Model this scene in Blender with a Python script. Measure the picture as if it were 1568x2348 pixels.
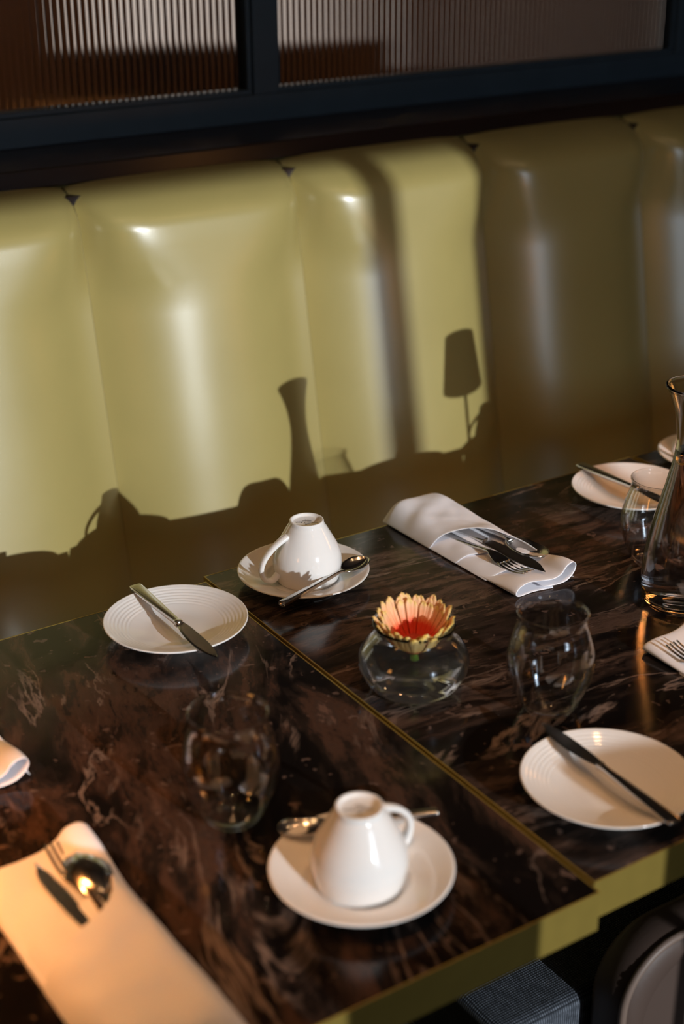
import bpy, bmesh, math, random
from mathutils import Vector, Matrix, noise as mnoise

random.seed(7)
for o in list(bpy.data.objects):
    bpy.data.objects.remove(o, do_unlink=True)
SC = bpy.context.scene
COL = SC.collection
PI = math.pi
T = 0.75                      # height of the table tops

# ------------------------------------------------------------------ camera
cam_d = bpy.data.cameras.new('camera')
cam = bpy.data.objects.new('camera', cam_d); COL.objects.link(cam)
cam_d.sensor_fit = 'VERTICAL'; cam_d.sensor_height = 36.0; cam_d.sensor_width = 24.04
cam_d.lens = 51.73
cam_d.clip_start = 0.05; cam_d.clip_end = 100
_p, _y, _r = math.radians(24.027), math.radians(32.966), math.radians(-0.363)
fw = Vector((math.sin(_y)*math.cos(_p), math.cos(_y)*math.cos(_p), -math.sin(_p)))
rt = Vector((math.cos(_y), -math.sin(_y), 0)); up = rt.cross(fw)
r2 = rt*math.cos(_r) + up*math.sin(_r); u2 = up*math.cos(_r) - rt*math.sin(_r)
mat = Matrix((r2, u2, -fw)).transposed().to_4x4()
mat.translation = Vector((0, 0, T + 0.80))
cam.matrix_world = mat
cam_d.dof.use_dof = True; cam_d.dof.focus_distance = 1.72; cam_d.dof.aperture_fstop = 3.0
SC.camera = cam

# ------------------------------------------------------------------ view
vs = SC.view_settings
vs.view_transform = 'Standard'; vs.look = 'None'; vs.exposure = 0.0; vs.gamma = 1.0
vs.use_curve_mapping = False

# ------------------------------------------------------------------ sky, sun, daylight
w = bpy.data.worlds.new('world'); SC.world = w; w.use_nodes = True
w.node_tree.nodes['Background'].inputs[0].default_value = (0.62, 0.78, 1.0, 1)
w.node_tree.nodes['Background'].inputs[1].default_value = 1.6

SUN_EL, SUN_AZ = math.radians(15.3), math.radians(3.6)
sdir = Vector((-math.sin(SUN_AZ)*math.cos(SUN_EL), math.cos(SUN_AZ)*math.cos(SUN_EL), -math.sin(SUN_EL)))
sd = bpy.data.lights.new('sun', 'SUN'); so = bpy.data.objects.new('sun', sd); COL.objects.link(so)
sd.energy = 2.65; sd.angle = math.radians(0.40); sd.color = (0.93, 0.97, 1.0)
so.rotation_euler = sdir.to_track_quat('-Z', 'Y').to_euler(); so.location = (1.5, -6, 4)

WALL_F = -3.2                 # window wall behind the camera
def window_light(x0, x1, z0, z1, power):
    d = bpy.data.lights.new('window_daylight', 'AREA'); d.shape = 'RECTANGLE'
    d.size = x1-x0; d.size_y = z1-z0; d.energy = power; d.color = (0.70, 0.84, 1.0)
    o = bpy.data.objects.new('window_daylight', d); COL.objects.link(o)
    o.location = ((x0+x1)/2, WALL_F-0.02, (z0+z1)/2)
    o.rotation_euler = (PI/2, 0, 0)      # -Z points to +Y
    return o
window_light(0.95, 1.42, 1.02, 2.45, 20)

# ------------------------------------------------------------------ helpers
def newmesh(name, verts, faces, mats, parent=None, smooth=True, loc=None):
    me = bpy.data.meshes.new(name)
    me.from_pydata([tuple(v) for v in verts], [], faces)
    if not isinstance(mats, (list, tuple)): mats = [mats]
    for m in mats: me.materials.append(m)
    if smooth:
        me.polygons.foreach_set('use_smooth', [True]*len(me.polygons))
    me.update()
    o = bpy.data.objects.new(name, me); COL.objects.link(o)
    if parent: o.parent = parent
    if loc: o.location = loc
    return o
def frombm(name, bm, mats, parent=None, smooth=False, loc=None):
    bmesh.ops.recalc_face_normals(bm, faces=bm.faces)
    me = bpy.data.meshes.new(name); bm.to_mesh(me); bm.free()
    if not isinstance(mats, (list, tuple)): mats = [mats]
    for m in mats: me.materials.append(m)
    if smooth: me.polygons.foreach_set('use_smooth', [True]*len(me.polygons))
    o = bpy.data.objects.new(name, me); COL.objects.link(o)
    if parent: o.parent = parent
    if loc: o.location = loc
    return o
def bmbox(bm, x0, x1, y0, y1, z0, z1):
    vs_ = [bm.verts.new((x, y, z)) for x in (x0, x1) for y in (y0, y1) for z in (z0, z1)]
    q = [(0,1,3,2),(4,6,7,5),(0,4,5,1),(2,3,7,6),(0,2,6,4),(1,5,7,3)]
    for f in q: bm.faces.new([vs_[i] for i in f])
def box(name, x0, x1, y0, y1, z0, z1, m, parent=None, bev=0.0, seg=2):
    bm = bmesh.new(); bmbox(bm, x0, x1, y0, y1, z0, z1)
    bmesh.ops.recalc_face_normals(bm, faces=bm.faces)
    if bev: bmesh.ops.bevel(bm, geom=bm.edges[:]+bm.verts[:], offset=bev, segments=seg, affect='EDGES', profile=0.5)
    return frombm(name, bm, m, parent, smooth=False)
def empty(name, loc=(0,0,0), rz=0):
    o = bpy.data.objects.new(name, None); COL.objects.link(o)
    o.empty_display_size = 0.05
    o.location = loc; o.rotation_euler = (0, 0, rz); return o
def tag(o, label, cat, group=None):
    o['label'] = label; o['category'] = cat
    if group: o['group'] = group
    return o
def struct(o): o['kind'] = 'structure'; return o
def copy_tree(o, parent=None):
    c = o.copy(); COL.objects.link(c); c.parent = parent
    for ch in o.children: copy_tree(ch, c)
    return c
def catmull(pts, n):
    out = []
    P = [pts[0]] + list(pts) + [pts[-1]]
    for i in range(1, len(P)-2):
        a, b, c, d = [Vector(P[i+k-1]) for k in range(4)]
        for k in range(n):
            t = k/n
            out.append(0.5*((2*b) + (c-a)*t + (2*a-5*b+4*c-d)*t*t + (3*b-a-3*c+d)*t*t*t))
    out.append(Vector(P[-2])); return out
def lathe(name, prof, m, parent=None, seg=72, closed=True, loc=None):
    """prof: list of (r,z); r==0 ends make poles"""
    verts, faces, rings = [], [], []
    for r, z in prof:
        if r < 1e-6:
            rings.append([len(verts)]); verts.append((0, 0, z))
        else:
            s = len(verts)
            for k in range(seg):
                a = 2*PI*k/seg; verts.append((r*math.cos(a), r*math.sin(a), z))
            rings.append(list(range(s, s+seg)))
    n = len(rings)
    pairs = [(i, i+1) for i in range(n-1)] + ([(n-1, 0)] if closed else [])
    for i, j in pairs:
        A, B = rings[i], rings[j]
        if len(A) == 1 and len(B) == 1: continue
        for k in range(seg):
            k2 = (k+1) % seg
            if len(A) == 1: faces.append((A[0], B[k2], B[k]))
            elif len(B) == 1: faces.append((A[k], A[k2], B[0]))
            else: faces.append((A[k], A[k2], B[k2], B[k]))
    bm = bmesh.new(); me = bpy.data.meshes.new('t'); me.from_pydata(verts, [], faces); bm.from_mesh(me); bpy.data.meshes.remove(me)
    return frombm(name, bm, m, parent, smooth=True, loc=loc)
def smoothprof(pts, n=4): return [(max(0.0, v[0]), v[1]) for v in catmull([(p[0], p[1], 0) for p in pts], n)]
def loft(name, secs, m, parent=None, seg=12, power=2.6, smooth=True, bm=None):
    """secs: (centre Vector, side Vector, up Vector, halfwidth, halfthick) closed tube with superellipse section"""
    own = bm is None
    if own: bm = bmesh.new()
    rings = []
    for c, sd_, up_, hw, ht in secs:
        ring = []
        for k in range(seg):
            a = 2*PI*k/seg
            ca, sa = math.cos(a), math.sin(a)
            x = math.copysign(abs(ca)**(2/power), ca)*hw; y = math.copysign(abs(sa)**(2/power), sa)*ht
            ring.append(bm.verts.new(Vector(c)+Vector(sd_)*x+Vector(up_)*y))
        rings.append(ring)
    for A, B in zip(rings[:-1], rings[1:]):
        for k in range(seg): bm.faces.new((A[k], A[(k+1) % seg], B[(k+1) % seg], B[k]))
    bm.faces.new(rings[0][::-1]); bm.faces.new(rings[-1])
    if own: return frombm(name, bm, m, parent, smooth=smooth)
def tube(pts, rad, seg=10, bm=None, flat=1.0):
    """bmesh tube along points"""
    pts = [Vector(p) for p in pts]
    if bm is None: bm = bmesh.new()
    rings = []; n0 = None
    for i, p in enumerate(pts):
        t = (pts[min(i+1, len(pts)-1)]-pts[max(i-1, 0)]).normalized()
        if n0 is None:
            n0 = t.orthogonal().normalized()
        n0 = (n0 - t*n0.dot(t)).normalized(); b = t.cross(n0)
        r = rad[i] if isinstance(rad, (list, tuple)) else rad
        rings.append([bm.verts.new(p + n0*r*math.cos(2*PI*k/seg) + b*r*flat*math.sin(2*PI*k/seg)) for k in range(seg)])
    for A, B in zip(rings[:-1], rings[1:]):
        for k in range(seg): bm.faces.new((A[k], A[(k+1) % seg], B[(k+1) % seg], B[k]))
    bm.faces.new(rings[0][::-1]); bm.faces.new(rings[-1])
    return bm

# ------------------------------------------------------------------ materials
def nodes(m):
    nt = m.node_tree; return nt, nt.nodes, nt.links, nt.nodes['Principled BSDF']
def setp(b, **k):
    names = dict(col='Base Color', rough='Roughness', metal='Metallic', ior='IOR', trans='Transmission Weight', coat='Coat Weight',
                 crough='Coat Roughness', spec='Specular IOR Level', sheen='Sheen Weight', ecol='Emission Color', estr='Emission Strength', sss='Subsurface Weight')
    for n, v in k.items():
        if n in ('col', 'ecol'): v = (*v, 1)
        b.inputs[names[n]].default_value = v
def newmat(name, **k):
    m = bpy.data.materials.new(name); m.use_nodes = True
    setp(nodes(m)[3], **k); return m
def vary(m, scale, amt, bump=0.0, bscale=None, detail=4, dist=0.001, stretch=None, rough=0.0):
    """subtle noise in colour (and roughness) plus fine bump"""
    nt, N, L, b = nodes(m)
    tc = N.new('ShaderNodeTexCoord'); src = tc.outputs['Object']
    if stretch:
        mp = N.new('ShaderNodeMapping'); mp.inputs['Scale'].default_value = stretch; L.new(src, mp.inputs[0]); src = mp.outputs[0]
    if amt:
        n = N.new('ShaderNodeTexNoise'); n.inputs['Scale'].default_value = scale; n.inputs['Detail'].default_value = detail; L.new(src, n.inputs[0])
        mx = N.new('ShaderNodeMix'); mx.data_type = 'RGBA'
        c = b.inputs['Base Color'].default_value[:]
        mx.inputs[6].default_value = tuple(x*(1-amt) for x in c[:3])+(1,); mx.inputs[7].default_value = tuple(min(1, x*(1+amt)) for x in c[:3])+(1,)
        L.new(n.outputs[0], mx.inputs[0]); L.new(mx.outputs[2], b.inputs['Base Color'])
        if rough:
            mr = N.new('ShaderNodeMapRange'); r0 = b.inputs['Roughness'].default_value
            mr.inputs[3].default_value = r0-rough; mr.inputs[4].default_value = r0+rough
            L.new(n.outputs[0], mr.inputs[0]); L.new(mr.outputs[0], b.inputs['Roughness'])
    if bump:
        n2 = N.new('ShaderNodeTexNoise'); n2.inputs['Scale'].default_value = bscale; n2.inputs['Detail'].default_value = 3; L.new(src, n2.inputs[0])
        bp = N.new('ShaderNodeBump'); bp.inputs['Strength'].default_value = bump; bp.inputs['Distance'].default_value = dist
        L.new(n2.outputs[0], bp.inputs['Height']); L.new(bp.outputs[0], b.inputs['Normal'])
    return m

def marble(name, ang, stretch, seed, tint):
    m = bpy.data.materials.new(name); m.use_nodes = True
    nt, N, L, b = nodes(m)
    tc = N.new('ShaderNodeTexCoord')
    mp = N.new('ShaderNodeMapping'); mp.inputs['Rotation'].default_value = (0, 0, ang); mp.inputs['Location'].default_value = (seed, seed*1.7, 0)
    L.new(tc.outputs['Object'], mp.inputs[0])
    wn = N.new('ShaderNodeTexNoise'); wn.inputs['Scale'].default_value = 4.0; wn.inputs['Detail'].default_value = 3; L.new(mp.outputs[0], wn.inputs[0])
    vm = N.new('ShaderNodeVectorMath'); vm.operation = 'MULTIPLY_ADD'
    L.new(wn.outputs['Color'], vm.inputs[0]); vm.inputs[1].default_value = (0.07, 0.07, 0.0); L.new(mp.outputs[0], vm.inputs[2])
    st = N.new('ShaderNodeMapping'); st.inputs['Scale'].default_value = stretch; L.new(vm.outputs[0], st.inputs[0])
    def nz(scale, detail, rough, dist, src=st):
        n = N.new('ShaderNodeTexNoise'); n.inputs['Scale'].default_value = scale; n.inputs['Detail'].default_value = detail
        n.inputs['Roughness'].default_value = rough; n.inputs['Distortion'].default_value = dist; L.new(src.outputs[0], n.inputs[0]); return n
    def ramp(src, stops):
        r = N.new('ShaderNodeValToRGB'); e = r.color_ramp.elements
        e[0].position, e[0].color = stops[0][0], (*stops[0][1], 1); e[1].position, e[1].color = stops[-1][0], (*stops[-1][1], 1)
        for p, c in stops[1:-1]:
            x = e.new(p); x.color = (*c, 1)
        L.new(src, r.inputs[0]); return r
    def mixc(f, a, c, mode='MIX'):
        x = N.new('ShaderNodeMix'); x.data_type = 'RGBA'; x.blend_type = mode
        if isinstance(f, float): x.inputs[0].default_value = f
        else: L.new(f, x.inputs[0])
        for s, i in ((a, 6), (c, 7)):
            if isinstance(s, tuple): x.inputs[i].default_value = (*s, 1)
            else: L.new(s, x.inputs[i])
        return x.outputs[2]
    a = nz(6.0, 10, 0.70, 0.35)
    t = tint
    base = ramp(a.outputs[0], [(0.0, (.004, .003, .003)), (0.465, (.006, .0046, .0042)), (0.525, (.026, .017, .013)), (0.585, (.062*t[0], .037*t[1], .026*t[2])),
                               (0.63, (.05, .032, .024)), (0.68, (.13*t[0], .084*t[1], .064*t[2])), (0.74, (.03, .018, .013)), (1.0, (.22, .16, .13))])
    # broad cloudy areas
    c2 = nz(2.2, 6, 0.6, 0.4)
    cloud = ramp(c2.outputs[0], [(0.49, (0, 0, 0)), (0.66, (1, 1, 1))])
    fine = nz(20, 8, 0.72, 0.5)
    fcol = ramp(fine.outputs[0], [(0.42, (.008, .005, .004)), (0.6, (.10*t[0], .058*t[1], .040*t[2])), (0.75, (.19, .135, .11))])
    col = mixc(cloud.outputs[0], base.outputs[0], fcol.outputs[0])
    # thin pale cracks
    v = nz(3.6, 6, 0.6, 0.8)
    ab = N.new('ShaderNodeMath'); ab.operation = 'SUBTRACT'; L.new(v.outputs[0], ab.inputs[0]); ab.inputs[1].default_value = 0.5
    ab2 = N.new('ShaderNodeMath'); ab2.operation = 'ABSOLUTE'; L.new(ab.outputs[0], ab2.inputs[0])
    vr = ramp(ab2.outputs[0], [(0.0, (1, 1, 1)), (0.017, (0, 0, 0))])
    mk = nz(7, 4, 0.6, 0); mkr = ramp(mk.outputs[0], [(0.48, (0, 0, 0)), (0.62, (.8, .8, .8))])
    mul = N.new('ShaderNodeMath'); mul.operation = 'MULTIPLY'; L.new(vr.outputs[0], mul.inputs[0]); L.new(mkr.outputs[0], mul.inputs[1])
    col = mixc(mul.outputs[0], col, (.26, .19, .155))
    # flecks
    sp = N.new('ShaderNodeTexNoise'); sp.inputs['Scale'].default_value = 70; sp.inputs['Detail'].default_value = 2; L.new(vm.outputs[0], sp.inputs[0])
    spr = ramp(sp.outputs[0], [(0.66, (0, 0, 0)), (0.72, (.7, .7, .7))])
    col = mixc(spr.outputs[0], col, (.15, .10, .08))
    L.new(col, b.inputs['Base Color'])
    setp(b, rough=0.14, spec=0.38)
    g = N.new('ShaderNodeTexNoise'); g.inputs['Scale'].default_value = 260; L.new(tc.outputs['Object'], g.inputs[0])
    bp = N.new('ShaderNodeBump'); bp.inputs['Strength'].default_value = 0.05; bp.inputs['Distance'].default_value = 0.0006
    L.new(g.outputs[0], bp.inputs['Height']); L.new(bp.outputs[0], b.inputs['Normal'])
    return m

def woven(name, c1, c2, scale, rough=0.9):
    m = bpy.data.materials.new(name); m.use_nodes = True
    nt, N, L, b = nodes(m)
    tc = N.new('ShaderNodeTexCoord')
    ws = []
    for d in ('X', 'Y'):
        wv = N.new('ShaderNodeTexWave'); wv.bands_direction = d; wv.inputs['Scale'].default_value = scale; wv.inputs['Distortion'].default_value = 0.6
        wv.inputs['Detail Scale'].default_value = 3
        L.new(tc.outputs['Object'], wv.inputs[0]); ws.append(wv)
    mu = N.new('ShaderNodeMath'); mu.operation = 'MULTIPLY'; L.new(ws[0].outputs['Fac'], mu.inputs[0]); L.new(ws[1].outputs['Fac'], mu.inputs[1])
    n = N.new('ShaderNodeTexNoise'); n.inputs['Scale'].default_value = scale*1.3; L.new(tc.outputs['Object'], n.inputs[0])
    m2 = N.new('ShaderNodeMath'); m2.operation = 'MULTIPLY'; L.new(mu.outputs[0], m2.inputs[0]); L.new(n.outputs[0], m2.inputs[1])
    mx = N.new('ShaderNodeMix'); mx.data_type = 'RGBA'; mx.inputs[6].default_value = (*c1, 1); mx.inputs[7].default_value = (*c2, 1)
    m3 = N.new('ShaderNodeMath'); m3.operation = 'MULTIPLY'; L.new(m2.outputs[0], m3.inputs[0]); m3.inputs[1].default_value = 1.8; m3.use_clamp = True
    L.new(m3.outputs[0], mx.inputs[0]); L.new(mx.outputs[2], b.inputs['Base Color'])
    bp = N.new('ShaderNodeBump'); bp.inputs['Strength'].default_value = 0.6; bp.inputs['Distance'].default_value = 0.0015
    L.new(mu.outputs[0], bp.inputs['Height']); L.new(bp.outputs[0], b.inputs['Normal'])
    setp(b, rough=rough, spec=0.3); return m

M = {}
M['marble_l'] = marble('brown marble long grain', 0.30, (2.6, 0.75, 1), 3.1, (1.12, 1.0, .95))
M['marble_r'] = marble('brown marble cross grain', 0.10, (0.60, 2.6, 1), 11.4, (1.35, 1.45, 1.55))
M['brass'] = vary(newmat('brass edge', col=(.42, .30, .065), metal=0.6, rough=0.45), 40, .12, .06, 300)
M['porcelain'] = vary(newmat('white porcelain', col=(.86, .85, .83), rough=0.09, spec=0.5), 30, .01)
M['ink'] = vary(newmat('grey stamp ink', col=(.02, .022, .03), rough=0.4), 200, .2)
M['steel'] = vary(newmat('polished steel', col=(.62, .60, .58), metal=1.0, rough=0.17), 60, .05, .03, 200)
M['leather'] = vary(newmat('olive leather', col=(.42, .342, .120), rough=0.33, spec=1.0, coat=0.35, crough=.28), 6, .09, .10, 420, dist=.0006, rough=.03)
M['seam'] = vary(newmat('seam welt', col=(.10, .08, .03), rough=0.5), 60, .15)
M['cloth'] = vary(newmat('white linen', col=(.93, .92, .96), rough=0.85, spec=0.25, sheen=0.15), 15, .02, .25, 900, dist=.0004)
M['frame'] = vary(newmat('blue black painted metal', col=(.030, .047, .064), rough=0.40, spec=0.4), 18, .2, .05, 120)
M['darkwood'] = vary(newmat('dark stained wood', col=(.018, .009, .007), rough=0.28), 14, .5, .1, 60, stretch=(.4, 3, 3))
M['glass'] = newmat('clear glass', col=(1, 1, 1), rough=0.0, ior=1.47, trans=1.0)
def thin_glass(name):
    m = bpy.data.materials.new(name); m.use_nodes = True
    nt = m.node_tree; N = nt.nodes; L = nt.links; N.remove(N['Principled BSDF'])
    tr = N.new('ShaderNodeBsdfTransparent'); tr.inputs[0].default_value = (.985, .99, .99, 1)
    gl = N.new('ShaderNodeBsdfGlossy'); gl.inputs['Roughness'].default_value = 0.0
    lw = N.new('ShaderNodeLayerWeight'); lw.inputs[0].default_value = .5
    pw = N.new('ShaderNodeMath'); pw.operation = 'POWER'; pw.inputs[1].default_value = 2.5; L.new(lw.outputs['Facing'], pw.inputs[0])
    fr = N.new('ShaderNodeMath'); fr.operation = 'MULTIPLY_ADD'; fr.inputs[1].default_value = .80; fr.inputs[2].default_value = .065; L.new(pw.outputs[0], fr.inputs[0])
    mx = N.new('ShaderNodeMixShader'); L.new(fr.outputs[0], mx.inputs[0]); L.new(tr.outputs[0], mx.inputs[1]); L.new(gl.outputs[0], mx.inputs[2])
    L.new(mx.outputs[0], N['Material Output'].inputs[0]); return m
M['thin_glass'] = thin_glass('thin blown glass')
M['flute'] = vary(newmat('fluted glass', col=(.93, .92, .90), rough=0.05, ior=1.45, trans=1.0), 3, .03)
M['water'] = newmat('water', col=(1, 1, 1), rough=0.0, ior=1.333, trans=1.0)
M['carpet'] = woven('dark carpet', (.010, .009, .010), (.05, .045, .045), 160)
M['tweed'] = woven('charcoal tweed', (.012, .015, .020), (.22, .25, .30), 105)
M['chairleather'] = vary(newmat('taupe leather', col=(.085, .055, .043), rough=0.55), 12, .12, .15, 260)
M['piping'] = vary(newmat('pale piping', col=(.20, .14, .11), rough=0.5), 40, .1)
M['wall'] = vary(newmat('brown plaster', col=(.085, .052, .034), rough=0.8), 5, .1, .1, 80)
M['ceiling'] = vary(newmat('warm white ceiling', col=(.42, .34, .27), rough=0.9), 4, .05)
M['walnut'] = vary(newmat('walnut panelling', col=(.13, .080, .055), rough=0.4), 8, .4, .05, 40, stretch=(6, 6, .7))
M['black'] = vary(newmat('black steel', col=(.012, .012, .012), rough=0.4), 20, .2)
M['stem'] = vary(newmat('green stem', col=(.16, .36, .035), rough=0.45, sss=.0), 60, .25)
M['shade'] = newmat('lit lampshade', col=(.7, .4, .2), rough=0.8, ecol=(1.0, .42, .10), estr=5.0)
M['bulb'] = newmat('warm downlight', col=(1, .8, .6), ecol=(1.0, .62, .30), estr=90.0)
M['pane'] = newmat('bright far window', col=(.8, .8, .8), ecol=(1.0, .96, .93), estr=.42)
def glow_tint_water(name):
    m = newmat(name, col=(1, 1, 1), rough=0.0, ior=1.333, trans=1.0)
    nt, N, L, b = nodes(m)
    df = N.new('ShaderNodeBsdfTranslucent'); df.inputs[0].default_value = (.80, .80, .78, 1)  # pale translucent share stands in for sunlight refracted in the water
    mx = N.new('ShaderNodeMixShader'); mx.inputs[0].default_value = .09
    L.new(b.outputs[0], mx.inputs[1]); L.new(df.outputs[0], mx.inputs[2]); L.new(mx.outputs[0], N['Material Output'].inputs[0]); return m
M['vasewater'] = glow_tint_water('vase water')
def petal_mat(name, stops):
    m = newmat(name, rough=0.5, spec=0.3)
    nt, N, L, b = nodes(m)
    at_ = N.new('ShaderNodeAttribute'); at_.attribute_name = 'tipness'
    nn = N.new('ShaderNodeTexNoise'); nn.inputs['Scale'].default_value = 260; nn.inputs['Detail'].default_value = 3
    tc = N.new('ShaderNodeTexCoord'); mp = N.new('ShaderNodeMapping'); mp.inputs['Scale'].default_value = (1, 1, .25); L.new(tc.outputs['Object'], mp.inputs[0]); L.new(mp.outputs[0], nn.inputs[0])
    ad = N.new('ShaderNodeMath'); ad.operation = 'MULTIPLY_ADD'; ad.inputs[1].default_value = .5; L.new(nn.outputs[0], ad.inputs[0]); L.new(at_.outputs['Fac'], ad.inputs[2])
    sb = N.new('ShaderNodeMath'); sb.operation = 'SUBTRACT'; L.new(ad.outputs[0], sb.inputs[0]); sb.inputs[1].default_value = .25
    r = N.new('ShaderNodeValToRGB'); e = r.color_ramp.elements
    e[0].position, e[0].color = stops[0][0], (*stops[0][1], 1); e[1].position, e[1].color = stops[-1][0], (*stops[-1][1], 1)
    for p, c in stops[1:-1]:
        x = e.new(p); x.color = (*c, 1)
    L.new(sb.outputs[0], r.inputs[0]); L.new(r.outputs[0], b.inputs['Base Color'])
    return m
M['petal_in'] = petal_mat('petal inner', [(0.0, (.62, .03, .008)), (0.40, (.80, .06, .018)), (0.52, (.88, .24, .10)), (0.66, (.90, .42, .22)), (0.9, (.91, .55, .30)), (1.0, (.85, .60, .22))])
M['petal_out'] = petal_mat('petal outer', [(0.0, (.55, .22, .04)), (0.3, (.85, .58, .20)), (0.8, (.88, .66, .28)), (1.0, (.80, .52, .10))])

# ------------------------------------------------------------------ room shell
XL, XR, ZC = -2.6, 4.6, 2.9
YP = 2.15                    # front face of the glazed partition
YF = 5.2                     # far wall of the room behind the partition
struct(box('floor', XL, XR, WALL_F-.2, YF, -0.1, 0.0, M['carpet']))
struct(box('ceiling', XL, XR, WALL_F-.2, YF, ZC, ZC+.1, M['ceiling']))
struct(box('wall_left', XL-.1, XL, WALL_F-.2, YF, 0, ZC, M['wall']))
struct(box('wall_right', XR, XR+.1, WALL_F-.2, YF, 0, ZC, M['wall']))
struct(box('wall_far', XL, XR, YF, YF+.1, 0, ZC, M['walnut']))
# window wall behind the camera, with two openings
def wall_piece(n, x0, x1, z0, z1): struct(box(n, x0, x1, WALL_F-.2, WALL_F, z0, z1, M['wall']))
WZ0, WZ1 = 0.95, 2.58
W1 = (0.55, 1.86)
wall_piece('wall_front_low', XL, XR, 0, WZ0); wall_piece('wall_front_high', XL, XR, WZ1, ZC)
wall_piece('wall_front_left', XL, W1[0], WZ0, WZ1); wall_piece('wall_front_right', W1[1], XR, WZ0, WZ1)
def window_frame(name, x0, x1, muls):
    e = struct(empty(name, ((x0+x1)/2, WALL_F, WZ0)))
    def part(n, a, b, c, d):
        o = box(n, a-e.location.x, b-e.location.x, -.10, -.04, c-WZ0, d-WZ0, M['frame'], e)
    part('jamb', x0, x0+.05, WZ0, WZ1); part('jamb', x1-.05, x1, WZ0, WZ1)
    part('sill_rail', x0+.05, x1-.05, WZ0, WZ0+.05); part('head_rail', x0+.05, x1-.05, WZ1-.03, WZ1)
    for c, wd in muls: part('mullion', c-wd/2, c+wd/2, WZ0+.05, WZ1-.03)
window_frame('window_2', W1[0], W1[1], [(1.616, .055)])

# glazed partition behind the banquette
LZ = T + 0.400               # ledge top
def partition():
    struct(box('wall_partition', XL, XR, 2.05, 2.25, 0, LZ-.028, M['walnut']))
    struct(box('trim_1', XL, XR, 1.985, 2.26, LZ-.028, LZ, M['darkwood'], bev=.003))
    wn = struct(empty('window_1', (1.25, YP, LZ)))
    ox, oy, oz = wn.location
    posts = [(.275, .335), (1.222, 1.283), (2.170, 2.26), (3.15, 3.21), (-.69, -.63), (-1.65, -1.59)]
    z_gl = T + .452; z_top = 2.55
    def b(n, x0, x1, y0, y1, z0, z1, m=M['frame'], bev=.0015): return box(n, x0-ox, x1-ox, y0-oy, y1-oy, z0-oz, z1-oz, m, wn, bev)
    b('bottom_rail', XL, XR, YP, YP+.05, LZ, z_gl-.008)
    b('top_rail', XL, XR, YP, YP+.05, z_top, ZC)
    xs = sorted(posts)
    for x0, x1 in xs: b('mullion', x0+.008, x1-.008, YP, YP+.05, z_gl-.008, z_top)
    edges = [XL] + [v for p in xs for v in p] + [XR]
    for i in range(0, len(edges), 2):
        x0, x1 = edges[i], edges[i+1]
        b('glazing_bead', x0-.008, x1+.008, YP+.008, YP+.042, z_gl-.008, z_gl, bev=.001)
        for xa in (x0, x1):
            s = -.008 if xa == x0 else 0
            b('glazing_bead', xa+s, xa+s+.008, YP+.008, YP+.042, z_gl, z_top, bev=.001)
        # fluted pane
        pitch = .0112; nf = max(1, int((x1-x0)/pitch)); pt = (x1-x0)/nf
        verts, faces = [], []
        K = 6
        row = []
        for f in range(nf):
            for k in range(K):
                q = k/K; row.append((x0+(f+q)*pt, YP+.022-.0008*(1-(2*q-1)**2)))
        row.append((x1, YP+.022))
        back = [(x1, YP+.028), (x0, YP+.028)]
        loop = row+back
        for z in (z_gl+.0005, z_top-.001):
            for x, y in loop: verts.append((x-ox, y-oy, z-oz))
        n = len(loop)
        for k in range(n): faces.append((k, (k+1) % n, n+(k+1) % n, n+k))
        faces.append(tuple(range(n))[::-1]); faces.append(tuple(range(n, 2*n)))
        p = newmesh('fluted_pane', verts, faces, M['flute'], wn, smooth=False)
        for pl in p.data.polygons[:nf*K]: pl.use_smooth = True
        p.data.set_sharp_from_angle(angle=math.radians(25))
partition()
# ------------------------------------------------------------------ the room seen through the fluted glass
def far_room():
    for i, (x0, x1, z0, z1) in enumerate(((2.50, 3.02, .90, 2.3), (4.22, 4.32, .70, 2.3))):
        e = struct(empty('window_%d' % (3+i), ((x0+x1)/2, YF, z0)))
        ww = x1-x0; hh = z1-z0
        box('pane', -ww/2, ww/2, -.03, -.015, 0, hh, M['pane'], e)
        box('sill', -ww/2-.05, ww/2+.05, -.10, -.001, -.04, 0, M['darkwood'], e, .004)
        for s in (-1, 1): box('frame_stile', s*(ww/2+.02)-.02, s*(ww/2+.02)+.02, -.05, -.001, 0, hh, M['frame'], e)
far_room()

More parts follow.
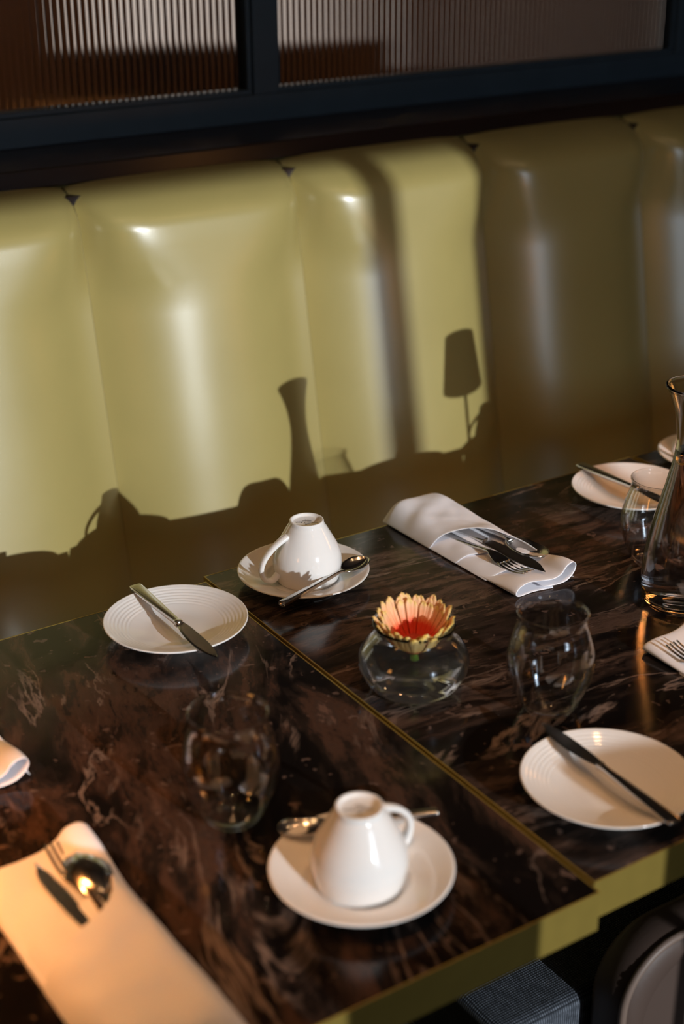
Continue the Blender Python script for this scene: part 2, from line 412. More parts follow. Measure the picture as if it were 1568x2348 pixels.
# ------------------------------------------------------------------ banquette
def banquette():
    root = empty('banquette', (1.3, 1.80, 0))
    tag(root, 'long olive leather banquette with tall channelled back along the glazed partition', 'banquette')
    ox, oy, oz = root.location
    tl = math.tan(math.radians(10))
    zt = T + .372; z_low = 0.44; wd = .358; x_first = .817 - wd*7
    NS, = (28,)
    # one channel panel, shared by all
    prof = []           # (depth offset along Y, z, bulge factor)
    n = 26
    for i in range(n+1):
        z = z_low + (zt-.055-z_low)*i/n; prof.append((1.882+tl*(z-T), z, 1.0))
    zc = zt-.055; yc = 1.882+tl*(zc-T)
    for i in range(1, 11):
        a = i/10*PI/2
        prof.append((yc+.075*(1-math.cos(a)) + tl*.05*math.sin(a), zc+.055*math.sin(a), math.cos(a)**.7 if i < 10 else 0.0))
    verts, faces = [], []
    for (y, z, bf) in prof:
        for k in range(NS+1):
            q = -1+2*k/NS
            q = math.copysign(abs(q)**.85, q)
            ex = 2.35+6*(1-min(1, max(0, (zt-.02-z)/.12)))
            d = (1-abs(q)**ex)
            bul = .066*d*bf
            lift = .007*(1-abs(q)**4)*(1-bf)
            verts.append((q*wd/2, y-bul-1.80, z+lift))
    m_ = NS+1
    for i in range(len(prof)-1):
        for k in range(NS):
            a = i*m_+k; faces.append((a, a+1, a+m_+1, a+m_))
    first = None
    for j in range(15):
        xc = x_first + wd*(j+.5)
        if first is None:
            first = newmesh('back_channel', verts, faces, M['leather'], root); o = first
        else:
            o = first.copy(); COL.objects.link(o)
        o.location = (xc-ox, 0, 0)
        # welt sunk in the seam
        if j == 0:
            bm = tube([(0, p[0]-1.80+.003, p[1]) for p in prof[:-3]], .0035, 6)
            wf = frombm('seam_welt', bm, M['seam'], o, smooth=True); sw = wf
        else:
            sw = wf.copy(); COL.objects.link(sw); sw.parent = o
        sw.location = (-wd/2, 0, 0)
    x0, x1 = x_first-ox, x_first+wd*15-ox
    box('back_board', x0, x1, 1.985-oy-.03, 1.985-oy, .1, T+.362, M['darkwood'], root)
    nseat = 5; sw_ = (x1-x0)/nseat
    for k in range(nseat):
        box('seat_cushion', x0+k*sw_+.002, x0+(k+1)*sw_-.002, 1.30-oy, 1.80-oy, .32, .45, M['leather'], root, .03, 4)
    box('plinth', x0, x1, 1.36-oy, 1.94-oy, 0.0, .32, M['darkwood'], root, .004)
banquette()

# ------------------------------------------------------------------ tables
def table(x0, x1, y0, y1, mm, label, legs=True):
    cx, cy = (x0+x1)/2, (y0+y1)/2
    r = empty('dining_table', (cx, cy, 0)); tag(r, label, 'table', 'square marble dining tables in a row')
    hx, hy = (x1-x0)/2, (y1-y0)/2; e = .0014; h = .040
    o = box('marble_top', -hx+e, hx-e, -hy+e, hy-e, T-.030, T, mm, r)
    for n_, a in (('brass_edge', (-hx, hx, -hy, -hy+e)), ('brass_edge', (-hx, hx, hy-e, hy)), ('brass_edge', (-hx, -hx+e, -hy+e, hy-e)), ('brass_edge', (hx-e, hx, -hy+e, hy-e))):
        box(n_, *a, T-h, T+.0002, M['brass'], r)
    box('under_board', -hx+.01, hx-.01, -hy+.01, hy-.01, T-h, T-.030, M['black'], r)
    lathe('pedestal', [(0, .02), (.04, .02), (.04, T-h-.012), (.12, T-h-.010), (.12, T-h), (0, T-h)], M['black'], r, 32, closed=False)
    lathe('foot_plate', [(0, 0), (.21, 0), (.21, .012), (.19, .02), (0, .022)], M['black'], r, 48, closed=False)
    return r
table(.027, .727, .724, 1.424, M['marble_l'], 'brown marble table with brass edge in the left foreground')
table(.731, 1.431, .736, 1.438, M['marble_r'], 'brown marble table with brass edge carrying the flower vase')
table(1.437, 2.137, .734, 1.436, M['marble_r'], 'brown marble table with brass edge beyond the carafe')

# ------------------------------------------------------------------ crockery
PLATE_PROF = None
def make_plate():
    p = [(0, .004), (.030, .004), (.032, .0), (.036, .0), (.040, .0045), (.060, .0105), (.074, .0165), (.0800, .0198), (.0812, .0212), (.0805, .0222)]
    # inner surface with embossed rings near the rim
    inner = []
    r = .0795
    while r > .030:
        t = (r-.030)/.0495
        z = .0078 + .0140*t**1.55
        ring = .00016*math.sin((r-.05)*2*PI/.0042) if .052 < r < .077 else 0
        inner.append((r, z+ring)); r -= .0008
    inner += [(.02, .0074), (0, .0072)]
    return p+inner
PLATE_PROF = make_plate()
plate_mesh = None
def plate(x, y, label):
    global plate_mesh
    o = lathe('bread_plate', PLATE_PROF, M['porcelain'], None, 96, closed=False)
    o.location = (x, y, T); o.rotation_euler[2] = random.random()*6
    return tag(o, label, 'plate', 'white bread plates')
SAUCER = smoothprof([(0, .0035), (.022, .0035), (.0245, 0), (.0285, 0), (.032, .004), (.05, .0085), (.066, .0135), (.0775, .0172), (.0795, .0186), (.0785, .0196)], 3) + \
         smoothprof([(.0765, .0192), (.066, .0158), (.054, .0112), (.046, .0082), (.0425, .0062), (.040, .0058), (.02, .0056), (0, .0056)], 3)
def saucer(x, y, label):
    o = lathe('saucer', SAUCER, M['porcelain'], None, 96, closed=False); o.location = (x, y, T)
    return tag(o, label, 'saucer', 'white saucers')
CUP_OUT = [(.0372, .0003), (.0392, .008), (.0409, .017), (.0415, .024), (.0402, .034), (.0375, .042), (.0335, .050), (.0285, .059), (.0240, .067), (.0213, .0715), (.0206, .0745), (.0203, .0762)]
def make_cup(x, y, rz, label):
    """cup standing upside down on its rim; foot ring on top"""
    e = empty('coffee_cup', (x, y, T+.0060), rz); tag(e, label, 'cup', 'white coffee cups standing upside down')
    out = smoothprof(CUP_OUT, 5)
    foot = [(.0195, .0768), (.0182, .0766), (.0174, .0755), (.0165, .0738), (.015, .0732), (0, .0732)]
    inn = [(0, .0705), (.0155, .0700)] + [(r-.0028, z-.0012) for r, z in reversed(out) if z < .067] + [(.0352, .0)]
    lathe('cup_body', out+foot+inn, M['porcelain'], e, 96, closed=True)
    # handle: out from near the foot, round and back in near the rim
    pts = catmull([(.0265, 0, .0605), (.0345, 0, .0572), (.0475, 0, .0490), (.0585, 0, .0370), (.0625, 0, .0240), (.0580, 0, .0125), (.0500, 0, .0085), (.0440, 0, .0110), (.0395, 0, .0150)], 5)
    n = len(pts)
    secs = []
    for i, p in enumerate(pts):
        t = (pts[min(i+1, n-1)]-pts[max(i-1, 0)]).normalized()
        s = Vector((0, 1, 0)); u = t.cross(s)
        k = i/(n-1)
        secs.append((p, s, u, .0042+.0014*abs(k-.5)*2, .0030+.0008*(abs(k-.5)*2)**2))
    loft('handle', secs, M['porcelain'], e, 14, 2.3)
    # printed stamp on the base
    st = None
    bmj = bmesh.new()
    for txt, size, dy in (('Villeroy & Boch', .0042, .0), ('GERMANY', .0024, -.0034), ('1748', .0024, -.0060)):
        cu = bpy.data.curves.new('stamp', 'FONT'); cu.body = txt; cu.size = size; cu.align_x = 'CENTER'; cu.extrude = .00004
        to = bpy.data.objects.new('stamp', cu)
        me = bpy.data.meshes.new_from_object(to)
        me.transform(Matrix.Translation((0, dy, 0))); bmj.from_mesh(me)
        bpy.data.objects.remove(to); bpy.data.curves.remove(cu); bpy.data.meshes.remove(me)
    sw = catmull([(-.0038, .0048, 0), (-.001, .0052, 0), (.0012, .0066, 0), (.0005, .0076, 0), (-.0008, .0066, 0), (.0005, .0052, 0), (.004, .0056, 0)], 6)
    tube(sw, .00022, 5, bmj)
    s = frombm('base_stamp', bmj, M['ink'], e); s.location = (0, 0, .07335)
    s['label'] = 'dark printed stamp on the base'
    return e, s

plate(.637, 1.326, 'white bread plate nearest the banquette on the left marble table')
plate(.827, .826, 'white bread plate at the front right edge of the vase table')
plate(1.324, 1.321, 'white bread plate behind the carafe beside the leather back')
saucer(.825, 1.358, 'white saucer under the cup beside the banquette')
saucer(.566, .846, 'white saucer under the cup at the front edge of the table')
saucer(1.512, 1.352, 'white saucer on the far table beyond the frame of the carafe')
c1, s1 = make_cup(.829, 1.3555, math.radians(178), 'upturned white cup beside the banquette with its handle to the left'); s1.rotation_euler[2] = math.radians(-178+146)
c2, s2 = make_cup(.562, .843, math.radians(12), 'upturned white cup at the front table edge with its handle to the right'); s2.rotation_euler[2] = math.radians(-12+150)
c3, s3 = make_cup(1.512, 1.352, math.radians(160), 'upturned white cup on the far table')

# ------------------------------------------------------------------ cutlery  (local: tip at +X, lying on z=0)
def sec(x, hw, z, ht, y=0): return (Vector((x, y, z)), Vector((0, 1, 0)), Vector((0, 0, 1)), hw, ht)
def lerp_secs(keys, n=6):
    out = []
    P = catmull([(k[0], k[1], k[2]) for k in keys], n); Q = catmull([(k[3], 0, 0) for k in keys], n)
    for p, q in zip(P, Q): out.append(sec(p.x, max(.0003, p.y), p.z, max(.0003, q.x)))
    return out
def make_knife(p_end, p_tip, z, label, flip=1):
    a = Vector(p_end); b = Vector(p_tip); d = b-a; Ln = d.length; s = Ln/.20
    e = empty('butter_knife', (a.x, a.y, z), math.atan2(d.y, d.x)); tag(e, label, 'knife', 'butter knives laid across the bread plates')
    loft('handle', lerp_secs([(0, .0062, 0, .0016), (.0015, .0070, 0, .0022), (.01, .0073, 0, .0026), (.05, .0058, 0, .0029), (.085, .0042, 0, .0031), (.103, .0036, 0, .0032), (.106, .0045, 0, .0036), (.110, .0045, 0, .0036)]), M['steel'], e, 16, 5)
    # blade with a curved belly
    bm = bmesh.new(); rings = []
    keys = [(.109, .0042, -.0042), (.114, .0052, -.0046), (.125, .0060, -.0072), (.145, .0062, -.0100), (.165, .0056, -.0106), (.180, .0040, -.0088), (.191, .0014, -.0056), (.198, -.0018, -.0026)]
    P = catmull([(k[0], k[1], k[2]) for k in keys], 5)
    for v in P:
        x, y1, y0 = v
        rings.append([bm.verts.new((x, y1*flip, -.0011)), bm.verts.new((x, y1*flip, .0011)), bm.verts.new((x, (y0+.002)*flip, .0008)), bm.verts.new((x, y0*flip, 0)), bm.verts.new((x, (y0+.002)*flip, -.0008))])
    for A, B in zip(rings[:-1], rings[1:]):
        for k in range(5): bm.faces.new((A[k], A[(k+1) % 5], B[(k+1) % 5], B[k]))
    bm.faces.new(rings[0]); bm.faces.new(rings[-1])
    frombm('blade', bm, M['steel'], e)
    e.scale = (s, s, s)
    return e
make_knife((.630, 1.416), (.631, 1.213), T+.0250, 'butter knife across the plate nearest the banquette, blade towards the viewer', 1)
make_knife((.823, .735), (.833, .926), T+.0250, 'butter knife across the plate at the front right table edge', -1)
make_knife((1.309, 1.411), (1.320, 1.212), T+.0250, 'butter knife across the plate behind the carafe', 1)

def bowl(name, x0, x1, hw, depth, m, parent, zoff=0.0):
    """spoon bowl as a thin solid, tip at x1"""
    nu, nv = 18, 14
    top, bot = [], []
    def pt(i, j, th):
        t = i/nu; c = (x0+x1)/2; hl = (x1-x0)/2
        a = PI*(1-t)
        x = c+hl*math.cos(a)
        wv = hw*math.sin(a)**.85*(1+.12*math.cos(a+.9)) if 0 < t < 1 else 0.0004
        v = -1+2*j/nv
        rr = ((x-c)/hl)**2*.75 + v*v*.9
        z = -depth*max(0, 1-rr)
        return (x, v*wv, z+zoff-th)
    verts, faces = [], []
    for th in (0, .0011):
        for i in range(nu+1):
            for j in range(nv+1): verts.append(pt(i, j, th))
    st = nv+1; off = (nu+1)*st
    for i in range(nu):
        for j in range(nv):
            a = i*st+j; faces.append((a, a+st, a+st+1, a+1)); faces.append((off+a, off+a+1, off+a+st+1, off+a+st))
    for i in range(nu):
        for j in (0, nv):
            a = i*st+j; f = (a, a+st, off+a+st, off+a); faces.append(f if j else f[::-1])
    for j in range(nv):
        for i in (0, nu):
            a = i*st+j; f = (a, a+1, off+a+1, off+a); faces.append(f if i == 0 else f[::-1])
    return newmesh(name, verts, faces, m, parent)
def make_spoon(p_end, p_tip, z, label, big=1.0, group=None, pitch=0, name='teaspoon'):
    a = Vector(p_end); b = Vector(p_tip); d = b-a; s = d.length/.142
    e = empty(name, (a.x, a.y, z)); e.rotation_euler = (0, pitch, math.atan2(d.y, d.x)); tag(e, label, 'spoon', group)
    e.scale = (s, s*big, s)
    loft('handle', lerp_secs([(0, .0036, 0, .0026), (.001, .0042, 0, .0030), (.03, .0037, 0, .0028), (.06, .0030, 0, .0025), (.085, .0024, .0004, .0022), (.094, .0026, .0006, .0016), (.100, .0040, .0004, .0010)]), M['steel'], e, 14, 4)
    bowl('bowl', .096, .142, .0145, .0068, M['steel'], e, .0010)
    return e
make_spoon((.753, 1.287), (.900, 1.334), T+.0225, 'teaspoon lying on the saucer beside the banquette', 1, 'teaspoons on saucers')
make_spoon((.660, .867), (.530, .9235), T+.0225, 'teaspoon lying behind the upturned cup at the front table edge', 1, 'teaspoons on saucers')

def make_fork(x, y, z, rz, L, label, pitch=0):
    e = empty('table_fork', (x, y, z)); e.rotation_euler = (0, pitch, rz); tag(e, label, 'fork', 'table forks wrapped in napkins'); e.scale = (L/.20,)*3
    loft('handle', lerp_secs([(0, .0070, .0, .0014), (.002, .0078, .0, .0018), (.05, .0060, .0, .0020), (.09, .0038, .001, .0020), (.118, .0028, .004, .0018), (.130, .0034, .0056, .0014), (.140, .0080, .0046, .0010), (.150, .0108, .0022, .0009), (.158, .0110, .0008, .0009)]), M['steel'], e, 14, 3)
    bm = bmesh.new()
    for k in range(4):
        y0 = (-1.5+k)*.0058
        ks = []
        for t in range(9):
            q = t/8
            ks.append((Vector((.156+.046*q, y0*(1-.03*q), .0010-.0030*math.sin(q*PI*.9)+.0045*q*q)), Vector((0, 1, 0)), Vector((0, 0, 1)), .0019*(1-.45*q*q), .0009))
        loft('t', ks, None, None, 8, 2.5, bm=bm)
    frombm('tines', bm, M['steel'], e, smooth=True)
    return e
def make_tknife(x, y, z, rz, L, label, pitch=0, roll=0):
    e = empty('table_knife', (x, y, z)); e.rotation_euler = (roll, pitch, rz); tag(e, label, 'knife', 'table knives wrapped in napkins'); e.scale = (L/.21,)*3
    loft('handle', lerp_secs([(0, .0075, 0, .0022), (.002, .0084, 0, .0028), (.04, .0068, 0, .0030), (.095, .0050, 0, .0032), (.1, .0052, 0, .0034)]), M['steel'], e, 14, 4)
    bm = bmesh.new(); rings = []
    P = catmull([(.099, .0045, -.0045), (.112, .0060, -.0060), (.14, .0075, -.0082), (.175, .0072, -.0088), (.195, .0040, -.0070), (.207, -.0015, -.0045), (.211, -.0034, -.0038)], 5)
    for v in P:
        rings.append([bm.verts.new(c) for c in ((v.x, v.y, -.0010), (v.x, v.y, .0010), (v.x, v.z+.002, .0006), (v.x, v.z, 0), (v.x, v.z+.002, -.0006))])
    for A, B in zip(rings[:-1], rings[1:]):
        for k in range(5): bm.faces.new((A[k], A[(k+1) % 5], B[(k+1) % 5], B[k]))
    bm.faces.new(rings[0]); bm.faces.new(rings[-1])
    frombm('blade', bm, M['steel'], e); return e

# ------------------------------------------------------------------ napkins  (local: +X to the open end, Y across)
def sheet_obj(name, f, nu, nv, parent, th=.0013, m=None):
    verts = [f(i/nu, -1+2*j/nv) for i in range(nu+1) for j in range(nv+1)]
    faces = []
    for i in range(nu):
        for j in range(nv):
            a = i*(nv+1)+j; faces.append((a, a+nv+1, a+nv+2, a+1))
    o = newmesh(name, verts, faces, m or M['cloth'], parent)
    md = o.modifiers.new('thickness', 'SOLIDIFY'); md.thickness = th; md.offset = 1.0
    s = o.modifiers.new('round', 'SUBSURF'); s.levels = 1; s.render_levels = 2
    return o
def wob(x, y, s, a, seed=0): return a*mnoise.noise(Vector((x*s, y*s, seed)))
def make_napkin(x, y, rz, label, L=.262, W=.098, side=1, seed=0, flap=0.0):
    """side=+1: the flap edge runs from -Y near the closed end to +Y near the open end"""
    e = empty('folded_napkin', (x, y, T), rz); tag(e, label, 'napkin', 'folded white napkins holding cutlery')
    h = W/2
    # flattened roll, open at +X
    prof = catmull([(-.005, .0045, 0), (.015, .0045, 0), (.031, .0065, 0), (.0430, .0140, 0), (.0452, .0225, 0), (.0385, .0275, 0), (.0280, .0250, 0), (.0205, .0170, 0), (.008, .0125, 0), (-.010, .0132, 0), (-.027, .0150, 0),
                    (-.0405, .0125, 0), (-.0468, .0068, 0), (-.041, .0016, 0), (-.020, .0010, 0), (.012, .0010, 0)], 4)
    k = W/.095
    verts, faces = [], []
    nu = 20; n = len(prof)
    for i in range(nu+1):
        t = i/nu
        tt = min(1, max(0, (t-.70)/.28)); fl = .42+.58*tt*tt*(3-2*tt)          # opens out towards the end
        for j, p in enumerate(prof):
            yy = p.x*k*side*(.97+.02*t); zz = max(.0008, p.y*fl)
            xx = L*(.02+.98*t) + (.004*math.sin(p.x*60) if i == nu else 0)
            verts.append((xx, yy+wob(xx, 0, 9, .002, seed), zz+abs(wob(xx, yy, 22, .0012, seed+3))))
    for i in range(nu):
        for j in range(n-1):
            a = i*n+j; faces.append((a, a+1, a+n+1, a+n))
    o = newmesh('rolled_layer', verts, faces, M['cloth'], e)
    md = o.modifiers.new('thickness', 'SOLIDIFY'); md.thickness = .0012; md.offset = 0
    s = o.modifiers.new('round', 'SUBSURF'); s.levels = 1; s.render_levels = 1
    # pocket layers with slanting hems, lowest first
    for n_, (e0, ea, eb, hh, lift) in enumerate(((.206, .035, .020, .0112, .0010), (.147, .050, .060, .0132, .0016), (.095, .062, .082, .0270, .0050))):
        sc = L/.262
        def f(u, v, e0=e0, ea=ea, eb=eb, hh=hh, lift=lift, n_=n_):
            q = (v+1)/2
            edge = (e0+ea*q+eb*q**7+(flap*(1-q*.6) if n_ == 2 else flap*.5*(1-q)))*sc
            xx = u*edge
            w_ = 1.0+.012*n_
            yy = v*h*w_
            shape = (1-abs(v)**5.0)
            zz = .0012+(hh*(1.22-.36*u if n_ == 2 else .75+.25*min(1, u*2.2))-.001)*shape
            # closed end rounds down
            zz *= (1-(1-min(1, u*7))**2.4*.62)
            # hem lifts where the cutlery passes
            zz += lift*max(0, u-.72)/.28*(1-v*v)**1.2
            zz += (wob(xx*1.2+yy*.8, yy-xx*.4, 26, .0036, seed+n_)+wob(xx, yy, 60, .0007, seed+n_+5))*shape
            if n_ < 2: zz -= .002*max(0, (.2-u)/.2)
            return (xx-.004*n_*(1-u), yy*side, max(.0010, zz))
        sheet_obj('pocket_layer', f, 26, 18, e)
    return e
nap1 = make_napkin(1.050, 1.440, math.radians(-89), 'folded white napkin with cutlery between the far cup and the carafe', L=.262, W=.094, side=1, seed=2)
napB = make_napkin(.345, .737, math.radians(91), 'large white napkin with cutlery in the orange lamp glow at lower left', L=.284, W=.110, side=-1, seed=9, flap=.030)
napR = make_napkin(1.097, .745, math.radians(91), 'white napkin with fork tines cut by the right edge below the carafe', L=.262, W=.104, side=-1, seed=15)
napL = make_napkin(.340, 1.408, math.radians(-89), 'white napkin cut by the left edge, only its rolled end showing', L=.262, W=.094, side=1, seed=21)

def cutlery_for(nx, ny, rz, name, fork, knife, spoon, facedown=False):
    """fork, knife and spoon in a napkin whose closed end is at (nx, ny); each given as tip (u, v), angle, height"""
    c, s = math.cos(rz), math.sin(rz)
    def w(u, v): return nx+u*c-v*s, ny+u*s+v*c
    def place(t, L):
        u, v, a, z = t; a = math.radians(a)
        return w(u-L*math.cos(a), v-L*math.sin(a)), w(u, v), rz+a, T+z
    e, t, a, z = place(fork, .198); make_fork(e[0], e[1], z, a, .198, 'fork in the '+name)
    e, t, a, z = place(knife, .205); make_tknife(e[0], e[1], z, a, .205, 'table knife in the '+name, 0, .2)
    e, t, a, z = place(spoon, .200); make_spoon(e, t, z, 'spoon in the '+name, 1.0, 'spoons wrapped in napkins', 0, 'table_spoon').rotation_euler[0] = PI if facedown else 0.0
cutlery_for(1.050, 1.440, math.radians(-89), 'napkin between the far cup and the carafe', (.240, -.012, 3, .0152), (.248, .010, 4, .0178), (.222, .031, 4, .0205))
cutlery_for(.345, .737, math.radians(91), 'napkin in the orange glow at lower left', (.278, -.020, -2, .0150), (.266, .006, 3, .0160), (.258, -.030, -4, .0188), True)
cutlery_for(1.097, .745, math.radians(91), 'napkin at the right edge below the carafe', (.232, .034, 2, .0152), (.225, -.006, 0, .0172), (.215, -.028, -3, .0205))

# ------------------------------------------------------------------ glassware
TUMBLER = [(.0205, 0), (.0255, .0030), (.0315, .0130), (.0385, .0290), (.0432, .0450), (.0447, .0580), (.0436, .0690), (.0398, .0850), (.0358, .0980), (.0347, .1050), (.0356, .1118)]
def glass_profile(outer, wall, base, n=5):
    o = smoothprof(outer, n)
    lip = max(wall*.6, .0011)
    o = o[:-1]+[(o[-1][0]+lip*.5, o[-1][1]-lip*.3), (o[-1][0]+lip*.55, o[-1][1]+lip*.5)]
    top = (o[-1][0]-lip*1.0-wall/2, o[-1][1]+lip*.7)
    inn = [(max(0, r-wall*(1.0)), z) for r, z in reversed(o) if z > base+.004]
    r_in = inn[-1][0]
    inn += [(r_in*.8, base+.0012), (r_in*.45, base+.0002), (0, base)]
    return [(0, .0008), (o[0][0]*.7, .0006)] + o + [top] + inn
def tumbler(x, y, label):
    o = lathe('glass_tumbler', glass_profile(TUMBLER, .0013, .004), M['thin_glass'], None, 72, closed=False)
    o.location = (x, y, T); return tag(o, label, 'glass', 'stemless water glasses')
tumbler(.520, .988, 'clear stemless glass on the left table behind the front cup')
tumbler(.881, .973, 'clear stemless glass between the flower vase and the right plate')
tumbler(1.213, 1.163, 'clear stemless glass partly hidden behind the carafe')

CARAFE = [(.0360, 0), (.0425, .0050), (.0462, .0180), (.0475, .0380), (.0462, .0620), (.0425, .0880), (.0365, .1170), (.0295, .1480), (.0238, .1750), (.0213, .1960), (.0214, .2110), (.0245, .2320), (.0310, .2520), (.0375, .2670)]
def inner_at(outer, z, wall):
    o = smoothprof(outer, 8)
    for (r0, z0), (r1, z1) in zip(o[:-1], o[1:]):
        if z0 <= z <= z1: return r0+(r1-r0)*(z-z0)/max(1e-6, z1-z0)-wall
    return o[0][0]-wall
def water_in(name, outer, wall, z0, z1, parent, m='water'):
    pr = [(0, z0)]
    r0 = inner_at(outer, z0+.004, wall)+.0003
    pr += [(r0*.6, z0), (r0*.92, z0+.0012)]
    n = 24
    for i in range(n+1):
        z = z0+.004+(z1-z0-.004)*i/n; pr.append((inner_at(outer, z, wall)+.0003, z))
    pr += [(pr[-1][0]*.9, z1-.0003), (0, z1-.0004)]
    return lathe(name, pr, M[m], parent, 72, closed=False)
cf = empty('water_carafe', (1.162, 1.067, T)); tag(cf, 'glass carafe of water with flared lip at the right edge', 'carafe')
lathe('carafe_glass', glass_profile(CARAFE, .0026, .006), M['glass'], cf, 80, closed=False)
water_in('water', CARAFE, .0026, .006, .193, cf)

VASE = [(.0300, 0), (.0380, .0035), (.0490, .0130), (.0560, .0260), (.0578, .0360), (.0560, .0460), (.0500, .0560), (.0430, .0635), (.0398, .0690), (.0402, .0735), (.0425, .0790)]
vz = empty('flower_vase', (.789, 1.081, T)); tag(vz, 'round clear glass bowl vase with water on the seam of the tables', 'vase')
lathe('vase_glass', glass_profile(VASE, .0022, .005), M['glass'], vz, 80, closed=False)
water_in('water', VASE, .0022, .005, .046, vz, 'vasewater')

# gerbera
fl = empty('gerbera_flower', (.789, 1.081, T+.058)); tag(fl, 'peach and orange gerbera bloom floating in the glass vase', 'flower')
fl.rotation_euler = (math.radians(7), math.radians(-4), 0)
def petal(r0, z0, r1, z1, half, curl, seed):
    """petal from base ring to tip in the XZ plane, Y across; inner face towards the axis"""
    nu, nv = 9, 4
    rng = random.Random(seed)
    verts, tip = [], []
    tw = rng.uniform(-.2, .2)
    for side_ in (0, 1):
        for i in range(nu+1):
            t = i/nu
            r = r0+(r1-r0)*(t**.85)+curl*t*t*t; z = z0+(z1-z0)*(t**1.25)
            wv = half*(.30+.85*t-.12*t*t)*(1-.55*max(0, (t-.90)/.10)**2)
            for j in range(nv+1):
                v = -1+2*j/nv
                off = (.0010*(1-v*v)+.0006*math.cos(v*7))*(.4+t)
                rr = r+off-(.0 if side_ == 0 else -.0006)+tw*.001*v*t
                verts.append((rr, v*wv, z-.0008*abs(v)*(t > .95))); tip.append(t)
    st = nv+1; o2 = (nu+1)*st
    faces, mi = [], []
    for i in range(nu):
        for j in range(nv):
            a = i*st+j
            faces.append((a, a+1, a+st+1, a+st)); mi.append(0)
            faces.append((o2+a, o2+a+st, o2+a+st+1, o2+a+1)); mi.append(1)
    for i in range(nu):
        for j in (0, nv):
            a = i*st+j; f = (a, a+st, o2+a+st, o2+a); faces.append(f if j == 0 else f[::-1]); mi.append(1)
    for j in range(nv):
        a = nu*st+j; faces.append((a, a+1, o2+a+1, o2+a)); mi.append(1)
    me = bpy.data.meshes.new('petal'); me.from_pydata(verts, [], faces)
    me.materials.append(M['petal_in']); me.materials.append(M['petal_out'])
    me.polygons.foreach_set('material_index', mi); me.polygons.foreach_set('use_smooth', [True]*len(faces))
    at_ = me.attributes.new('tipness', 'FLOAT', 'POINT'); at_.data.foreach_set('value', tip)
    me.update(); return me
kinds = [petal(.010, -.006, .0385+.0015*(k % 3), .031+.003*(k % 2), .0050, -.002+.001*(k % 3), k) for k in range(5)]
kin2 = [petal(.008, -.004, .0335, .027+.003*(k % 2), .0046, -.001, 20+k) for k in range(3)]
for ring, (n, ks) in enumerate(((34, kinds), (24, kin2))):
    for k in range(n):
        o = bpy.data.objects.new('petal', random.choice(ks)); COL.objects.link(o); o.parent = fl
        o.rotation_euler = (random.uniform(-.05, .05), random.uniform(-.05, .05), 2*PI*(k+.5*ring)/n+random.uniform(-.05, .05))
hd = lathe('flower_head', [(0, .002), (.006, .003), (.0115, .0005), (.013, -.003), (.011, -.008), (.006, -.013), (0, -.014)], newmat('flower core', col=(.42, .03, .006), rough=.7), fl, 24, closed=False)
stb = tube([(0, 0, -.012), (.001, .0005, -.025), (.0025, .001, -.042)], [.0034, .0042, .0050], 12)
frombm('stem', stb, M['stem'], fl, smooth=True)
sep = lathe('sepals', [(.004, -.0145), (.0085, -.0105), (.0125, -.0050), (.0118, -.0050), (.008, -.0098), (.0035, -.0138)], M['stem'], fl, 24)

# ------------------------------------------------------------------ table lamps (both stand just outside the view)
def table_lamp(x, y, label, power, h0=.192, h1=.283):
    e = empty('table_lamp', (x, y, T)); tag(e, label, 'lamp', 'cordless table lamps')
    lathe('base', [(0, 0), (.045, 0), (.046, .004), (.040, .010), (0, .012)], M['brass'], e, 40, closed=False)
    lathe('pole', [(.004, .011), (.004, h1-.01), (0, h1-.01)], M['brass'], e, 16, closed=False)
    lathe('lamp_shade', [(.050, h0), (.036, h1), (.0350, h1), (.0490, h0)], M['shade'], e, 48)
    lathe('diffuser', [(0, h1-.022), (.034, h1-.022), (.034, h1-.018), (0, h1-.018)], M['shade'], e, 32, closed=False)
    d = bpy.data.lights.new('lamp_light', 'POINT'); d.energy = power; d.color = (1.0, .45, .14); d.shadow_soft_size = .02
    o = bpy.data.objects.new('lamp_light', d); COL.objects.link(o); o.parent = e; o.location = (0, 0, h0+.03)
table_lamp(1.471, 1.105, 'cordless table lamp on the far table', 1.2)
table_lamp(.205, 1.035, 'cordless table lamp at the left of the near table', 1.9)

# ------------------------------------------------------------------ ceiling downlights
DL = ['left of the tables', 'above the left table', 'above the vase table', 'above the far table', 'by the window wall on the left', 'by the window', 'by the window wall on the right',
      'at the left behind the fluted glass', 'left of the far window behind the glass', 'right of the far window behind the glass', 'at the right behind the fluted glass']
def downlight(x, y, power, k):
    e = empty('ceiling_downlight', (x, y, ZC)); tag(e, 'recessed warm ceiling downlight '+DL[k], 'light', 'recessed ceiling downlights')
    lathe('trim_ring', [(.036, 0), (.050, 0), (.050, -.006), (.036, -.006)], M['black'], e, 24)
    lathe('lens', [(0, -.002), (.035, -.002), (.035, -.004), (0, -.004)], M['bulb'], e, 24, closed=False)
    d = bpy.data.lights.new('downlight', 'SPOT'); d.energy = power; d.color = (1.0, .50, .21); d.spot_size = math.radians(54); d.spot_blend = 1.0; d.shadow_soft_size = .035
    o = bpy.data.objects.new('downlight', d); COL.objects.link(o); o.parent = e; o.location = (0, 0, -.03)
k = 0
for x, y in ((-.45, .72), (.35, .72), (1.15, .72), (1.95, .72)):
    downlight(x, y, 29, k); k += 1
for x, y in ((-.55, -1.9), (.9, -1.9), (2.4, -1.9)):
    downlight(x, y, 14, k); k += 1
for x in (1.3, 2.2, 3.1, 4.0): downlight(x, 4.75, 110, k); k += 1

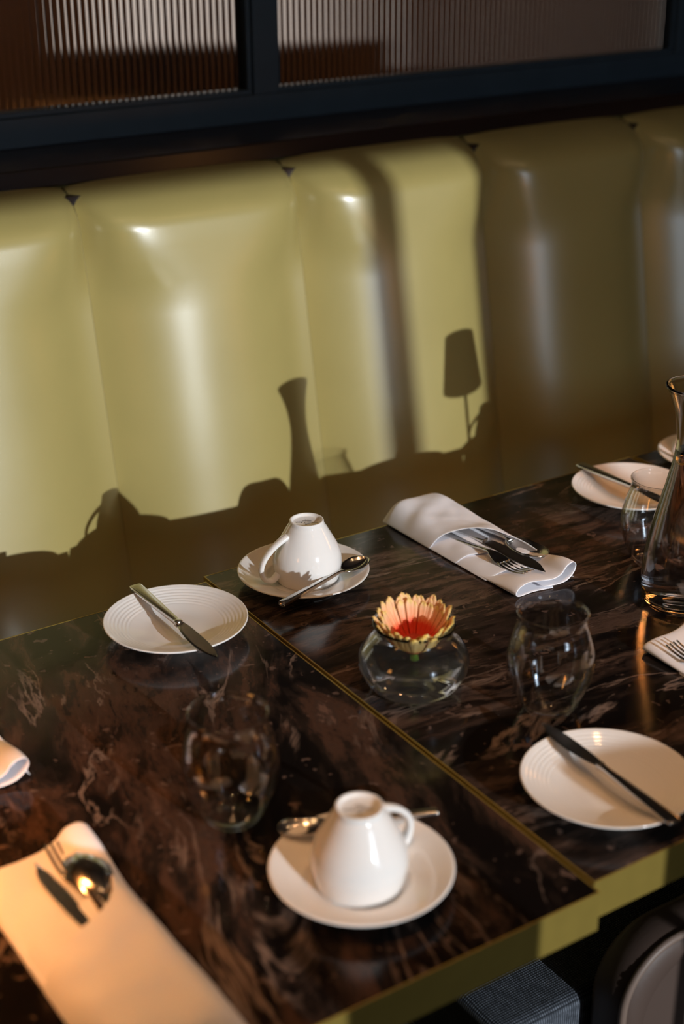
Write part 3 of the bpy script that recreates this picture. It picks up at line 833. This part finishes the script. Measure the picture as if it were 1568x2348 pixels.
# ------------------------------------------------------------------ chair at the front right
def chair(loc, rz, label, z1, sx0, zs=.47, bx0=.735, by=.645):
    e = empty('low_chair', loc, rz); tag(e, label, 'chair', 'tweed and leather dining chairs')
    ox, oy = 1.02, .90
    box('seat', sx0-ox, 1.28-ox, by+.055-oy, by+.455-oy, zs-.11, zs, M['tweed'], e, .012, 3)
    box('seat_frame', sx0+.02-ox, 1.26-ox, by+.095-oy, by+.435-oy, zs-.14, zs-.11, M['darkwood'], e)
    # padded back: rounded top corners, piping round its rear edge
    x0, x1, z0, rc = bx0-ox, 1.305-ox, .30, .07
    out = [(x0, z0)]
    for k in range(13):
        a = PI-PI/2*k/12; out.append((x0+rc+rc*math.cos(a), z1-rc+rc*math.sin(a)))
    for k in range(13):
        a = PI/2-PI/2*k/12; out.append((x1-rc+rc*math.cos(a), z1-rc+rc*math.sin(a)))
    out.append((x1, z0))
    cx_, cz_ = (x0+x1)/2, (z0+z1)/2
    layers = [(by, .030), (by-.005, .016), (by+.001, .0), (by+.007, -.002), (by+.040, -.002), (by+.050, .004), (by+.054, .02)]
    verts, faces = [], []
    for yy, ins in layers:
        for x, z in out:
            dx = cx_-x; dz = cz_-z
            verts.append((x+math.copysign(min(abs(dx), abs(ins)), dx)*(1 if ins > 0 else -1), yy-oy, z+(math.copysign(min(abs(dz), abs(ins)), dz)*(1 if ins > 0 else -1) if z > z0 else 0)))
    n = len(out)
    for i in range(len(layers)-1):
        for k in range(n): faces.append((i*n+k, i*n+(k+1) % n, (i+1)*n+(k+1) % n, (i+1)*n+k))
    faces.append(tuple(range(n))); faces.append(tuple(range((len(layers)-1)*n, len(layers)*n))[::-1])
    newmesh('backrest', verts, faces, M['chairleather'], e).data.set_sharp_from_angle(angle=math.radians(60))
    bm = tube([(x, by+.001-oy, z) for x, z in out], .0045, 8)
    frombm('piping', bm, M['piping'], e, smooth=True)
    for sx in (-1, 1):
        for sy in (-1, 1):
            lathe('leg', [(0, 0), (.012, 0), (.018, zs-.14), (0, zs-.14)], M['darkwood'], e, 16, closed=False, loc=(.03+sx*.18, by-.645+.04+sy*.17, 0))
chair((1.02, .90, 0), 0, 'low chair with charcoal tweed seat and taupe leather back at lower right', .530, .76, .45, .875, .825)
chair((.175, .625, 0), 0, 'unseen chair at the left table, added to shade the lower left napkin', .935, .76)  # out-of-view chair, added to keep sun off the lower left napkin

# ------------------------------------------------------------------ unseen boards on posts, added to block sun from the table front
def sun_blocker(x, x0, x1, z1, label):
    ms = empty('sun_blocker', (x, -.60, 0)); tag(ms, label, 'sun blocker', 'unseen boards added to block the sun')
    lathe('base_plate', [(0, 0), (.12, 0), (.12, .010), (.03, .018), (0, .018)], M['black'], ms, 40, closed=False)
    lathe('post', [(.010, .012), (.010, .96), (0, .96)], M['black'], ms, 16, closed=False)
    box('board', x0-x, x1-x, -.012, .012, .955, z1, M['darkwood'], ms, .004)
sun_blocker(1.05, .90, 1.20, 1.165, 'unseen board added to shade the front right plate and table edge, the wider one')
sun_blocker(.655, .555, .745, 1.140, 'unseen board added to shade the front table edge, the narrower one')
